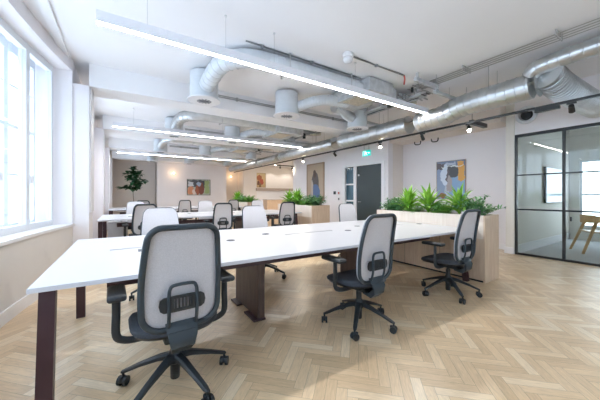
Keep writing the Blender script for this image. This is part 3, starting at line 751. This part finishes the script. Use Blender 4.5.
# ------------------------------------------------------------------ ceiling services
def spiral(mb, pts, r, rib=.11, n=20):
    """duct with raised seams: radius bumps along the path"""
    P = smooth_path(pts, 6) if len(pts) > 2 else [Vector(pts[0]), Vector(pts[1])]
    Q = [P[0]]; R = [r]; acc = 0
    for a, b in zip(P[:-1], P[1:]):
        d = (b-a).length; u = (b-a)/d; s = rib-acc
        while s < d:
            for o_, rr in ((-.006, r), (-.002, r*1.045), (.003, r*1.045), (.006, r)):
                if 0 < s+o_ < d: Q.append(a+u*(s+o_)); R.append(rr)
            s += rib
        acc = (acc+d) % rib; Q.append(b); R.append(r)
    mb.tube(Q, R, n=n)
    return mb
names = ['nearest', 'second', 'third', 'farthest']
pos3 = ['left', 'middle', 'right']
for k, b in enumerate(BAY):
    Yd = 3.50+b
    t = empty('supply_duct', (1.0, Yd, 3.10), 'spiral air duct running left to right under the ceiling in the %s ceiling bay' % names[k], 'duct', 'cross ceiling ducts')
    mb = MB(); spiral(mb, [(.12, .98, -.15), (.12, .72, -.10), (.18, .35, -.02), (.42, .08, 0), (.8, 0, 0), (1.4, 0, 0), (2.0, 0, 0), (2.5, 0, 0)], .125)
    mb.build('spiral_duct', 'drum' if k < 1 else 'galv', t, 40)
    for x in (1.0, 2.2): MB().box(x, x+.02, -.13, .13, -.133, -.128).box(x, x+.02, -.135, -.13, -.133, .15).box(x, x+.02, .13, .135, -.133, .15).build('hanger_strap', 'galvdull', t)
    for j, X in enumerate((1.12, 2.70, 4.62)):
        d = empty('drum_diffuser', (X, 4.66+b, 2.77), '%s pale round drum diffuser below the duct of the %s ceiling bay' % (pos3[j], names[k]), 'air diffuser', 'round ceiling air diffusers')
        MB().lathe([(.20, .01), (.225, .012), (.225, .44), (.20, .45)], n=36).build('drum', 'drum', d, 40)
        MB().lathe([(.12, -.006), (.258, -.006), (.262, 0), (.262, .012), (.22, .014)], n=40).build('face_ring', 'white', d, 40)
        c = MB(); c.lathe([(.02, -.010), (.05, -.012), (.055, -.0065)], n=16)
        for a in range(12):
            m = Matrix.Rotation(2*pi*a/12, 4, 'Z'); q = MB(); q.box(.055, .115, -.006, .010, -.0125, -.0065); c.merge(q.bm, m)
        c.build('swirl_blades', 'grey', d)
        if j == 1: mb = MB(); spiral(mb, [(.20, -.06, .20), (.34, -.20, .25), (.55, -.40, .30), (.85, -.52, .31), (1.1, -.55, .31)], .10, .05); mb.build('elbow_duct', 'drum', d, 40)
        if j == 2: mb = MB(); spiral(mb, [(-.20, -.04, .22), (-.45, -.12, .24), (-.70, -.25, .27), (-.95, -.30, .27)], .11, .05); mb.build('elbow_duct', 'galv', d, 40)
    # fan coil unit
    u = empty('fan_coil_unit', (3.50, 3.36+b, 2.99 if k == 0 else 2.90), 'grey metal fan coil unit with pipes in the %s ceiling bay' % names[k], 'fan coil unit', 'fan coil units')
    MB().box(0, .62, -.12, .95, .02, .24, .004).build('casing', 'galvdull', u)
    MB().box(.62, .86, .0, .28, .04, .24, .004).build('connection_box', 'galvdull', u); MB().box(.62, .76, .50, .85, .05, .23, .004).build('connection_box', 'galvdull', u)
    pp = MB()
    for q in range(4):
        y0 = -.05+.17*q
        pp.tube(smooth_path([(.86, y0, .10+.03*q), (1.0, y0+.02, .09+.03*q), (1.08, y0+.05, .16), (1.25, y0+.06, .19), (1.5, y0+.05, .20)]), .014, n=8)
        pp.cyl((1.02, y0-.01, .06+.02*q), (1.02, y0-.01, .16+.02*q), .028, n=10); pp.cyl((1.10, y0+.05, .14), (1.14, y0+.05, .14), .03, n=10)
    pp.build('valves_and_pipes', 'steel', u, 40)
    MB().box(.05, .45, .05, .60, .0, .019, .003).build('filter_panel', 'foil', u)
    for q in range(2): MB().cyl((.95+.2*q, .1+.3*q, .05), (.95+.2*q, .1+.3*q, .13), .045, n=14).build('valve_actuator', 'black', u, 40)
    for x, y in ((.02, -.1), (.6, -.1), (.02, .92), (.6, .92)): MB().cyl((x, y, .28), (x, y, CZ-(2.99 if k == 0 else 2.90)), .005, n=6).build('hanger_rod', 'steel', u)
    # cable tray
    tr = empty('cable_tray', (4.62, 3.02+b, 3.06), 'perforated steel cable tray with bundled cables in the %s ceiling bay' % names[k], 'cable tray', 'ceiling cable trays')
    MB().box(0, .06, 0, 1.7, 0, .006).box(.12, .18, 0, 1.7, 0, .006).box(0, .004, 0, 1.7, 0, .05).box(.176, .18, 0, 1.7, 0, .05).box(.06, .12, .0, .1, 0, .006).box(.06, .12, .8, .9, 0, .006).box(.06, .12, 1.6, 1.7, 0, .006).build('tray', 'galvdull', tr)
    cc = MB()
    for q in range(4): cc.tube(smooth_path([(.03+.035*q, -.1, .02), (.04+.035*q, .5, .02), (.03+.035*q, 1.0, .025), (.05+.03*q, 1.6, .02), (.3, 1.9, .06+.01*q)]), .009, n=6)
    cc.build('cables', 'black', tr, 60)
    for y in (.2, 1.4): MB().cyl((.09, y, .006), (.09, y, CZ-3.06), .005, n=6).build('hanger_rod', 'steel', tr)
    pc = empty('pipe_manifold', (4.45, 2.95+b, 3.02), 'pipes, valves and foil lagging beside the fan coil unit, %s ceiling bay' % names[k], 'pipes', 'ceiling pipe manifolds')
    r_ = random.Random(20+k)
    for q in range(6):
        y0 = .08+.11*q; z0 = r_.uniform(.06, .18)
        m_ = MB(); m_.tube(smooth_path([(-.05, y0, z0), (.10, y0+.02, z0+.02), (.22+.04*q, y0, z0+.01), (.30+.04*q, y0-.08, z0+.03), (.55, y0-.12, z0)]), r_.choice((.010, .014, .018)), n=8)
        m_.build('pipe', r_.choice(('steel', 'conduit', 'galvdull')), pc, 40)
        MB().cyl((.08, y0, z0-.03), (.08, y0, z0+.06), .022, n=12).build('valve', r_.choice(('steel', 'black', 'conduit', 'grey')), pc, 40)
        if q % 2: MB().cyl((.15, y0-.03, z0+.02), (.15, y0+.05, z0+.02), .035, n=14).build('valve_wheel', 'black' if q == 3 else 'galvdull', pc, 40)
    MB().tube(smooth_path([(.0, .70, .06), (.2, .66, .05), (.42, .55, .04), (.55, .42, .05)]), .05, n=12).build('foil_lagging', 'foil', pc, 60)
    MB().box(-.02, .12, .40, .58, .02, .16, .005).build('control_box', 'galvdull', pc)
    # conduit on the beam face, pair
    cd = MB()
    for z in (3.12, 3.15): cd.cyl((1.5, 5.300+b, z), (5.4, 5.300+b, z), .010, n=8)
    for x in (1.9, 3.1, 4.4): cd.box(x, x+.03, 5.287+b, 5.32+b, 3.10, 3.17)
    tag(cd.build('conduit_pair', 'steel', None, 40), 'pair of thin steel conduits along the face of the %s ceiling beam' % names[k], 'pipe', 'beam conduits')
# ceiling conduits
def pipe(name, pts, r, m, label, cat='pipe', group=None, clips=()):
    mb = MB(); mb.tube(smooth_path(pts) if len(pts) > 2 else pts, r, n=8)
    for c in clips: mb.box(*c)
    return tag(mb.build(name, m, None, 50), label, cat, group)
pipe('conduit', [(1.35, 3.40, 3.235), (3.45, 3.40, 3.235)], .010, 'steel', 'thin steel conduit along the ceiling just above the nearest pendant lamp', clips=[(1.57, 1.60, 3.38, 3.42, 3.215, 3.25), (2.4, 2.43, 3.38, 3.42, 3.215, 3.25)])
o = empty('smoke_detector', (2.72, 2.93, CZ), 'white ceiling smoke detector at the end of a thin conduit', 'smoke detector'); o.scale = (1.3, 1.3, 1.2)
MB().cyl((0, 0, 0), (0, 0, -.05), .06, n=24).build('base', 'white', o, 40); MB().lathe([(.05, -.05), (.056, -.07), (.045, -.10), (.02, -.112)], n=24).build('sensor_head', 'white', o, 50)
pipe('conduit', [(2.78, 2.93, 3.232), (3.98, 2.92, 3.232)], .012, 'steel', 'long steel conduit running from the smoke detector', clips=[(3.3, 3.33, 2.91, 2.95, 3.215, 3.25)])
pipe('conduit_end', [(3.98, 2.92, 3.235), (4.02, 2.93, 3.20), (4.03, 2.95, 3.10)], .014, 'copper', 'short red pipe drop at the end of the smoke detector conduit')
for q in range(4):
    x = 4.48+.07*q
    pipe('conduit', [(x, -2.9, 3.19), (x, 3.05, 3.19)], .0115, 'conduit', ['first', 'second', 'third', 'fourth'][q]+' from the left of the four parallel conduits along the right of the ceiling', group='parallel ceiling conduits', clips=[(x-.02, x+.02, yy, yy+.012, 3.174, 3.25) for yy in (2.2, 1.1, .2)])
o = MB().box(4.05, 4.70, 2.72, 2.78, 3.10, 3.16, .003).box(4.1, 4.13, 2.73, 2.77, 3.16, 3.25).box(4.6, 4.63, 2.73, 2.77, 3.16, 3.25).build('strut_channel', 'galvdull'); tag(o, 'short galvanised strut bracket beside the red pipe drop', 'bracket')
for q, (yy, xx) in enumerate(((2.6, 4.75), (4.6, 4.8), (7.6, 4.75), (9.9, 4.8))):
    o = MB().box(xx-.35, xx+.75, yy, yy+.05, 2.93, 2.98, .003).cyl((xx-.3, yy+.02, 2.98), (xx-.3, yy+.02, CZ), .005, n=6).cyl((xx+.7, yy+.02, 2.98), (xx+.7, yy+.02, CZ), .005, n=6).build('strut_hanger', 'galvdull')
    tag(o, ['galvanised trapeze hanger over the bend of the main duct', 'galvanised trapeze hanger over the main duct by the right drum diffuser', 'galvanised trapeze hanger over the main duct at the middle desk', 'farthest galvanised trapeze hanger over the main duct'][q], 'bracket', 'duct hangers')
# main duct
t = empty('main_duct', (5.0, 0, 0), 'large galvanised spiral duct running the length of the right side ceiling', 'duct')
mb = MB(); spiral(mb, [(0, 1.42, 2.80), (0, 1.9, 2.79), (0, 2.35, 2.785), (0, 2.6, 2.75), (0, 2.85, 2.69), (0, 3.3, 2.675)], .182, .12, 28); mb.build('near_section', 'galv', t, 40)
mb = MB(); spiral(mb, [(0, 3.3, 2.675), (0, 5.6, 2.67)], .178, .24, 28); spiral(mb, [(0, 5.6, 2.67), (0, 9, 2.66)], .165, .30, 28); spiral(mb, [(0, 9, 2.66), (0, 14.8, 2.66)], .145, .30, 28); mb.build('far_section', 'galv', t, 40)
for y in (3.3, 5.6, 8.9, 11): MB().cyl((0, y-.012, 2.67), (0, y+.012, 2.67), .184, n=28).build('flange', 'galvdull', t, 40)
for y in (2.0, 4.2, 6.6, 9.4): MB().cyl((-.15, y, 2.80), (-.15, y, CZ), .004, n=6).cyl((.15, y, 2.80), (.15, y, CZ), .004, n=6).build('hanger_rod', 'steel', t)
mb = MB(); spiral(mb, [(.0, 1.34, 2.90), (.12, 1.32, 2.87), (.35, 1.28, 2.80), (.75, 1.22, 2.74), (1.15, 1.18, 2.71), (1.70, 1.14, 2.70)], .185, .05, 28); mb.build('flexible_elbow', 'galv', t, 50)
MB().cyl((-.04, 1.348, 2.907), (.0, 1.341, 2.899), .197, n=36).build('end_cap', 'galv', t, 40)
t2 = empty('branch_duct', (4.92, 0, 0), 'slimmer spiral duct curving off the end of the main duct towards the camera', 'duct')
mb = MB(); spiral(mb, [(.02, 1.50, 2.93), (-.02, 1.43, 2.99), (0, 1.25, 3.03), (0, .9, 3.05), (0, .2, 3.06), (0, -1, 3.06), (0, -2.9, 3.06)], .108, .12, 24); mb.build('spiral_duct', 'galv', t2, 40)
# wall vent
v = empty('round_wall_vent', (XP-.001, 2.10, 2.80), 'round grey air vent on the wall over the glass partition', 'vent')
q = MB(); q.lathe([(.17, 0), (.18, .02), (.165, .045), (.125, .05), (.105, .0)], n=32, cap=False); ob = q.build('ring', 'drum', v, 40); ob.rotation_euler = (0, radians(-90), 0)
q = MB(); q.lathe([(.10, .001), (.10, .01), (.07, .015), (.075, .05), (.02, .055)], n=24); ob = q.build('cone', 'black', v, 40); ob.rotation_euler = (0, radians(-90), 0)
# lighting track
tr = empty('lighting_track', (5.18, 0, 2.50), 'long black lighting track suspended below the main duct', 'lighting track')
MB().box(-.018, .018, -2.9, 14.8, -.015, .02).build('rail', 'darkmetal', tr)
for y in (-1.2, .8, 2.8, 4.9, 7.1, 9.5, 12): MB().cyl((0, y, .02), (0, y, CZ-2.5), .003, n=5).build('drop_wire', 'steel', tr)
tr2 = empty('lighting_track', (0, 0, 0), 'short black lighting track by the kitchen corner', 'lighting track', )
MB().box(5.45, 6.3, 10.2, 10.235, 2.47, 2.505).cyl((5.6, 10.22, 2.5), (5.6, 10.22, CZ), .003, n=5).cyl((6.2, 10.22, 2.5), (6.2, 10.22, CZ), .003, n=5).build('rail', 'darkmetal', tr2)
sp0 = None
def spot(x, y, aim, label, lit):
    global sp0
    s = empty('track_spotlight', (x, y, 2.483), label, 'spotlight', 'black track spotlights')
    MB().box(-.015, .015, -.05, .05, -.022, 0).cyl((0, 0, -.02), (0, 0, -.06), .006, n=6).build('adapter', 'darkmetal', s)
    a = Vector(aim).normalized(); c = Vector((0, 0, -.085))
    h = MB().cyl(c-a*.055, c+a*.055, .030, .036, n=20).build('lamp_head', 'darkmetal', s, 40)
    MB().cyl(c+a*.0555, c+a*.058, .030, n=20).build('lens', 'spotglow' if lit else 'black', h, 40)
    if lit:
        li = bpy.data.lights.new('spot', 'SPOT'); li.energy = lit; li.color = (1, .86, .68); li.spot_size = radians(80); li.spot_blend = .6; li.shadow_soft_size = .03
        lo = bpy.data.objects.new('spot_beam', li); C.objects.link(lo); lo.parent = s; lo.location = c+a*.075
        lo.rotation_euler = a.to_track_quat('-Z', 'Y').to_euler()
spot(5.18, 2.45, (-.55, -.35, -.75), 'lit spotlight on the track in front of the abstract painting', 25)
spot(5.18, 4.46, (-.5, -.5, -.7), 'brightest lit spotlight on the track left of the exit sign', 25)
spot(5.18, 7.82, (-.3, -.6, -.7), 'lit spotlight on the track near the tall figure painting', 25)
o = MB().box(5.15, 5.21, 1.24, 1.52, 2.435, 2.484, .004).build('track_driver', 'darkmetal'); tag(o, 'black power driver box under the lighting track beside the round wall vent', 'track driver')
spot(5.18, 1.12, (.8, .1, -.6), 'unlit black spotlight on the track nearest the right edge of the photo', 0)
spot(5.18, 3.35, (.8, .2, -.6), 'unlit black spotlight on the track above the long planter', 0)
spot(5.18, 6.13, (.8, .1, -.6), 'unlit spotlight on the track above the grey door', 0)
spot(5.6, 10.22, (.45, .9, -.22), 'left small spotlight on the short kitchen track', 60)
spot(6.2, 10.22, (.30, .9, -.28), 'right small spotlight on the short kitchen track', 60)
o = MB().box(5.7, 6.3, 2.62, 2.70, 2.60, 2.68, .005).cyl((5.75, 2.66, 2.68), (5.75, 2.66, CZ), .005, n=6).build('black_bracket', 'darkmetal'); tag(o, 'black metal bracket below the ceiling by the recess corner', 'bracket')
for q, (y, z) in enumerate(((4.55, 2.70), (4.05, 2.71))):
    pipe('pipe_stub', [(6.9, y+.16, 2.715), (6.9, y+.14, 2.64), (6.9, y+.04, 2.62), (6.9, y-.02, 2.64), (6.9, y-.03, 2.715)], .014, 'black', ['left', 'right'][q]+' dark bent pipe stub under the bulkhead over the abstract painting', 'pipe', 'bent pipe stubs')

# exit sign
e = empty('exit_sign', (XM-.02, 6.05, 2.53), 'green illuminated running man exit sign above the grey door', 'exit sign')
MB().box(-.012, .012, -.16, .16, -.085, .085, .003).build('panel', 'green', e)
s = MB(); X0, X1 = -.0145, -.0125      # pictogram faces -X ; +Y is left in view
def pb(poly): s.prism(poly, X0, X1, 'x')
s.cyl((X0, .035, .050), (X1, .035, .050), .014, n=14)
pb([(.030, .035), (.000, .030), (-.012, -.012), (.012, -.015)]); pb([(.03, .036), (.062, .020), (.066, .006), (.056, .006), (.05, .016), (.026, .024)])
pb([(.0, .03), (-.03, .01), (-.05, .026), (-.054, .018), (-.032, -.004), (.0, .014)]); pb([(.012, -.015), (.042, -.030), (.040, -.068), (.054, -.068), (.056, -.022), (.018, .0)])
pb([(-.012, -.012), (-.022, -.04), (-.054, -.060), (-.048, -.070), (-.010, -.048), (.006, -.014)])
pb([(.085, -.07), (.075, -.07), (.075, .07), (.145, .07), (.145, -.07), (.135, -.07), (.135, .06), (.085, .06)])
pb([(-.075, .010), (-.11, .010), (-.11, .028), (-.145, 0), (-.11, -.028), (-.11, -.010), (-.075, -.010)])
s.build('pictogram', 'signwhite', e)
for y in (-.1, .1): MB().cyl((0, y, .085), (0, y, .30), .004, n=6).build('hanging_rod', 'darkmetal', e)
# wall controls near the door
for (y, z, m, n_, lb, c) in ((7.60, 1.30, 'black', 'card_reader', 'small black reader on the wall left of the door', 'card reader'), (7.36, 1.29, 'red', 'fire_call_point', 'small red call point on the wall beside the sidelight', 'call point'), (7.36, 1.08, 'grey', 'light_switch', 'grey switch plate below the red call point', 'switch')):
    w = empty(n_, (XM-.001, y, z), lb, c)
    MB().box(-.025, 0, -.055, .055, -.055, .055, .006).build('back_plate', 'white' if m != 'black' else 'black', w); MB().box(-.032, -.0255, -.035, .035, -.035, .035, .004).build('front_plate', m, w)

# ------------------------------------------------------------------ paintings
def art(name, loc, rz, w, h, frame_m, canvas_m, label, fw=.03):
    t = empty(name, loc, label, 'painting', None, rz)
    MB().box(-w/2+fw, w/2-fw, -.03, -.005, fw, h-fw).build('canvas', canvas_m, t)
    MB().box(-w/2, w/2, -.04, 0, 0, fw).box(-w/2, w/2, -.04, 0, h-fw, h).box(-w/2, -w/2+fw, -.04, 0, fw, h-fw).box(w/2-fw, w/2, -.04, 0, fw, h-fw).build('frame', frame_m, t)
# local x is across, canvas faces local -y
a2 = painting('abstract blue and orange painting', (.20, .27, .40), [
    ('r', .0, .45, .14, .5, (.50, .56, .68)), ('e', -.22, .55, .05, .34, (.66, .72, .85)), ('e', .22, .2, .14, .2, (.10, .20, .38)), ('r', -.25, .45, .12, .5, (.30, .38, .55)), ('r', .17, .36, .22, .26, (.26, .42, .66)), ('r', .04, .72, .24, .15, (.10, .11, .12)), ('r', -.26, .86, .12, .08, (.12, .11, .13)),
    ('r', .27, .72, .075, .25, (.75, .40, .10)), ('e', -.14, .62, .10, .30, (.66, .74, .86)), ('e', -.06, .55, .05, .22, (.16, .14, .16)), ('e', -.02, .40, .07, .22, (.42, .38, .40)), ('e', -.22, .10, .10, .06, (.35, .14, .08)), ('r', .05, .85, .3, .012, (.75, .80, .82))], 6, .11)
art('abstract_painting', (7.10, 3.79, 1.10), radians(-90), .74, 1.0, 'artframe', a2, 'large abstract painting in blue, black and orange on the recessed wall behind the planter', .008)
a3 = painting('dark robed figure painting', (.42, .33, .25), [('r', 0, .78, .5, .7, (.48, .38, .28)), ('e', 0, .55, .26, .62, (.12, .11, .11)), ('e', .02, .30, .30, .38, (.10, .17, .33)), ('e', -.02, 1.08, .10, .15, (.10, .07, .06)), ('e', -.2, .5, .07, .35, (.5, .45, .4)), ('r', .0, .05, .5, .08, (.2, .15, .1))], 4, .05)
art('figure_painting', (XM, 8.78, .98), radians(-90), 1.16, 1.50, 'artframe', a3, 'tall brown painting of a dark standing figure on the right wall', .05)
a1 = painting('small group painting', (.45, .50, .45), [('r', -.1, .62, .6, .2, (.05, .06, .08)), ('e', -.42, .25, .16, .24, (.62, .28, .16)), ('e', -.08, .28, .10, .30, (.35, .10, .05)), ('e', .12, .36, .15, .34, (.20, .06, .04)), ('e', -.26, .15, .08, .2, (.75, .62, .58)), ('r', .42, .45, .12, .35, (.32, .42, .20)), ('r', -.42, .6, .14, .12, (.55, .62, .70)), ('e', .0, .6, .12, .12, (.35, .45, .6))], 5, .10)
art('group_painting', (3.44, YB, 1.22), 0, 1.22, .86, 'darkmetal', a1, 'small painting of figures in orange and black on the white back wall', .02)
a4 = painting('flower painting', (.52, .42, .26), [('r', 0, .3, .6, .5, (.50, .38, .22)), ('e', -.05, .65, .16, .20, (.28, .10, .05)), ('e', .12, .38, .14, .2, (.35, .08, .05)), ('e', -.12, .3, .1, .14, (.12, .05, .04)), ('r', 0, .1, .08, .2, (.2, .12, .06))], 6, .1)
art('flower_painting', (7.75, 17.0, 1.75), 0, .85, .98, 'artframe', a4, 'ochre painting with dark red shapes on the kitchen wall above the ledge', .02)

for q, (x, yd) in enumerate(((7.3, 16.35), (8.6, 16.35), (9.8, 16.35), (7.2, 13.3), (8.9, 13.3))):  # fill lights added to brighten the kitchen and its counter
    d = empty('recessed_downlight', (x, yd, CZ), ['left recessed ceiling downlight behind the half-height kitchen wall', 'middle recessed ceiling downlight behind the half-height kitchen wall', 'right recessed ceiling downlight behind the half-height kitchen wall', 'left recessed downlight before the kitchen counter', 'right recessed downlight before the kitchen counter'][q], 'downlight', 'kitchen downlights')
    MB().lathe([(.055, -.008), (.07, -.008), (.072, 0)], n=24, cap=False).build('bezel', 'white', d, 40); MB().cyl((0, 0, -.003), (0, 0, -.006), .055, n=24).build('lens', 'spotglow', d)
    li = bpy.data.lights.new('downlight', 'SPOT'); li.energy = 40 if q < 3 else 110; li.color = (1, .93, .84); li.spot_size = radians(120); li.spot_blend = .5; li.shadow_soft_size = .05
    lo = bpy.data.objects.new('downlight_beam', li); C.objects.link(lo); lo.parent = d; lo.location = (0, 0, -.02)
# globe wall lights
for (x, y, lb) in ((2.17, YB, 'small warm glowing globe light on the white back wall left of the small painting'), (5.55, 16.6, 'small warm glowing globe light in the beige recess')):
    g = empty('globe_wall_light', (x, y, 2.36), lb, 'wall light')
    MB().cyl((0, 0, 0), (0, -.02, 0), .05, n=20).cyl((0, -.02, 0), (0, -.10, 0), .010, n=8).build('bracket', 'artframe', g, 40); MB().sphere((0, -.14, 0), .05, 18).build('globe', 'globe', g, 60)
    li = bpy.data.lights.new('globe', 'POINT'); li.energy = 3; li.color = (1, .70, .42); li.shadow_soft_size = .09
    lo = bpy.data.objects.new('globe_glow', li); C.objects.link(lo); lo.parent = g; lo.location = (0, -.30, 0)

# ------------------------------------------------------------------ meeting room chair and table
t = empty('wooden_armchair', (8.38, 1.38, 0), 'oak armchair with a curved plywood back inside the meeting room', 'chair', None, radians(-149))
for (sx, sy) in ((-1, 1), (1, 1), (-1, -1), (1, -1)):
    bx, by = sx*.29, (.22 if sy > 0 else -.37); tx, ty = sx*.225, (sy*.19 if sy > 0 else -.13); zt = .70
    MB().loft([[(bx-.014, by-.02, 0), (bx+.014, by-.02, 0), (bx+.014, by+.02, 0), (bx-.014, by+.02, 0)], [(tx-.016, ty-.028, zt), (tx+.016, ty-.028, zt), (tx+.016, ty+.028, zt), (tx-.016, ty+.028, zt)]]).build('leg', 'chairwood', t)
s = MB(); s.loft([[(x*.24, y*.23, .43) for x, y in ((-1, -1), (1, -1), (1, .8), (.8, 1), (-.8, 1), (-1, .8))], [(x*.25, y*.24, .455) for x, y in ((-1, -1), (1, -1), (1, .8), (.8, 1), (-.8, 1), (-1, .8))]]); s.build('seat', 'chairwood', t)
rg = []
for i in range(25):
    a = radians(-190+200*i/24); cx, cy = .27*cos(a), -.02+.27*sin(a)*1.0
    h = .10+.05*max(0, -sin(a)); n_ = Vector((cos(a), sin(a), 0))*.009; p = Vector((cx, cy, .70))
    rg.append([p-n_+Vector((0, 0, -h/2)), p+n_+Vector((0, 0, -h/2)), p+n_*1.4+Vector((0, 0, h/2+.02)), p-n_*.6+Vector((0, 0, h/2+.02))])
s = MB().loft(rg); s.build('backrest', 'chairwood', t, 40)
t = empty('wall_screen', (9.02, 2.30, 1.45), 'pale blue glossy screen on the side wall inside the meeting room', 'screen')
MB().box(-.66, .66, -.06, -.02, -.43, .43, .006).build('casing', 'black', t); MB().box(-.645, .645, -.064, -.0605, -.415, .415).build('display', 'screen', t); MB().box(-.2, .2, -.02, 0, -.2, .2).build('wall_bracket', 'steel', t)
t = empty('meeting_table', (9.0, .85, 0), 'table with a dark top at the right edge inside the meeting room', 'table')
MB().cyl((0, 0, .715), (0, 0, .74), .45, n=48).build('tabletop', 'desk', t, 40); MB().cyl((0, 0, .03), (0, 0, .714), .035, n=16).build('pedestal', 'black', t, 40); MB().cyl((0, 0, 0), (0, 0, .03), .26, n=32).build('base', 'black', t, 40)

# ------------------------------------------------------------------ facade across the street
t = empty('facade_building', (-11, 8, -6), 'pale building across the street seen through the bay window', 'building')
MB().box(-3, 0, -22, 22, 0, 16).build('wall', 'stone', t)
for i in range(11):
    for j in range(4):
        y = -20+4*i; z = 1.5+3.6*j
        wn = MB().box(0, .06, y-.1, y+1.5, z-.1, z+2.3).build('window_surround', 'frame', t)
        MB().box(.06, .08, y+.05, y+1.35, z+.05, z+2.15).build('pane', 'farglass', wn)

# ------------------------------------------------------------------ light
W = bpy.data.worlds.new('sky'); bpy.context.scene.world = W; W.use_nodes = True
bg = W.node_tree.nodes['Background']; bg.inputs[0].default_value = (.74, .87, 1.0, 1); bg.inputs[1].default_value = 4.9
# ------------------------------------------------------------------ camera
cam = bpy.data.cameras.new('camera'); co = bpy.data.objects.new('camera', cam); C.objects.link(co)
cam.sensor_width = 36; cam.lens = 272.47*36/600; cam.shift_y = -4.44/600; cam.clip_start = .05
co.location = (0, 0, 1.2); co.rotation_euler = (radians(90), 0, radians(-32.89))
sc = bpy.context.scene; sc.camera = co
vs = sc.view_settings; vs.view_transform = 'Standard'; vs.look = 'None'; vs.gamma = 1; vs.exposure = 0.30; vs.use_curve_mapping = False
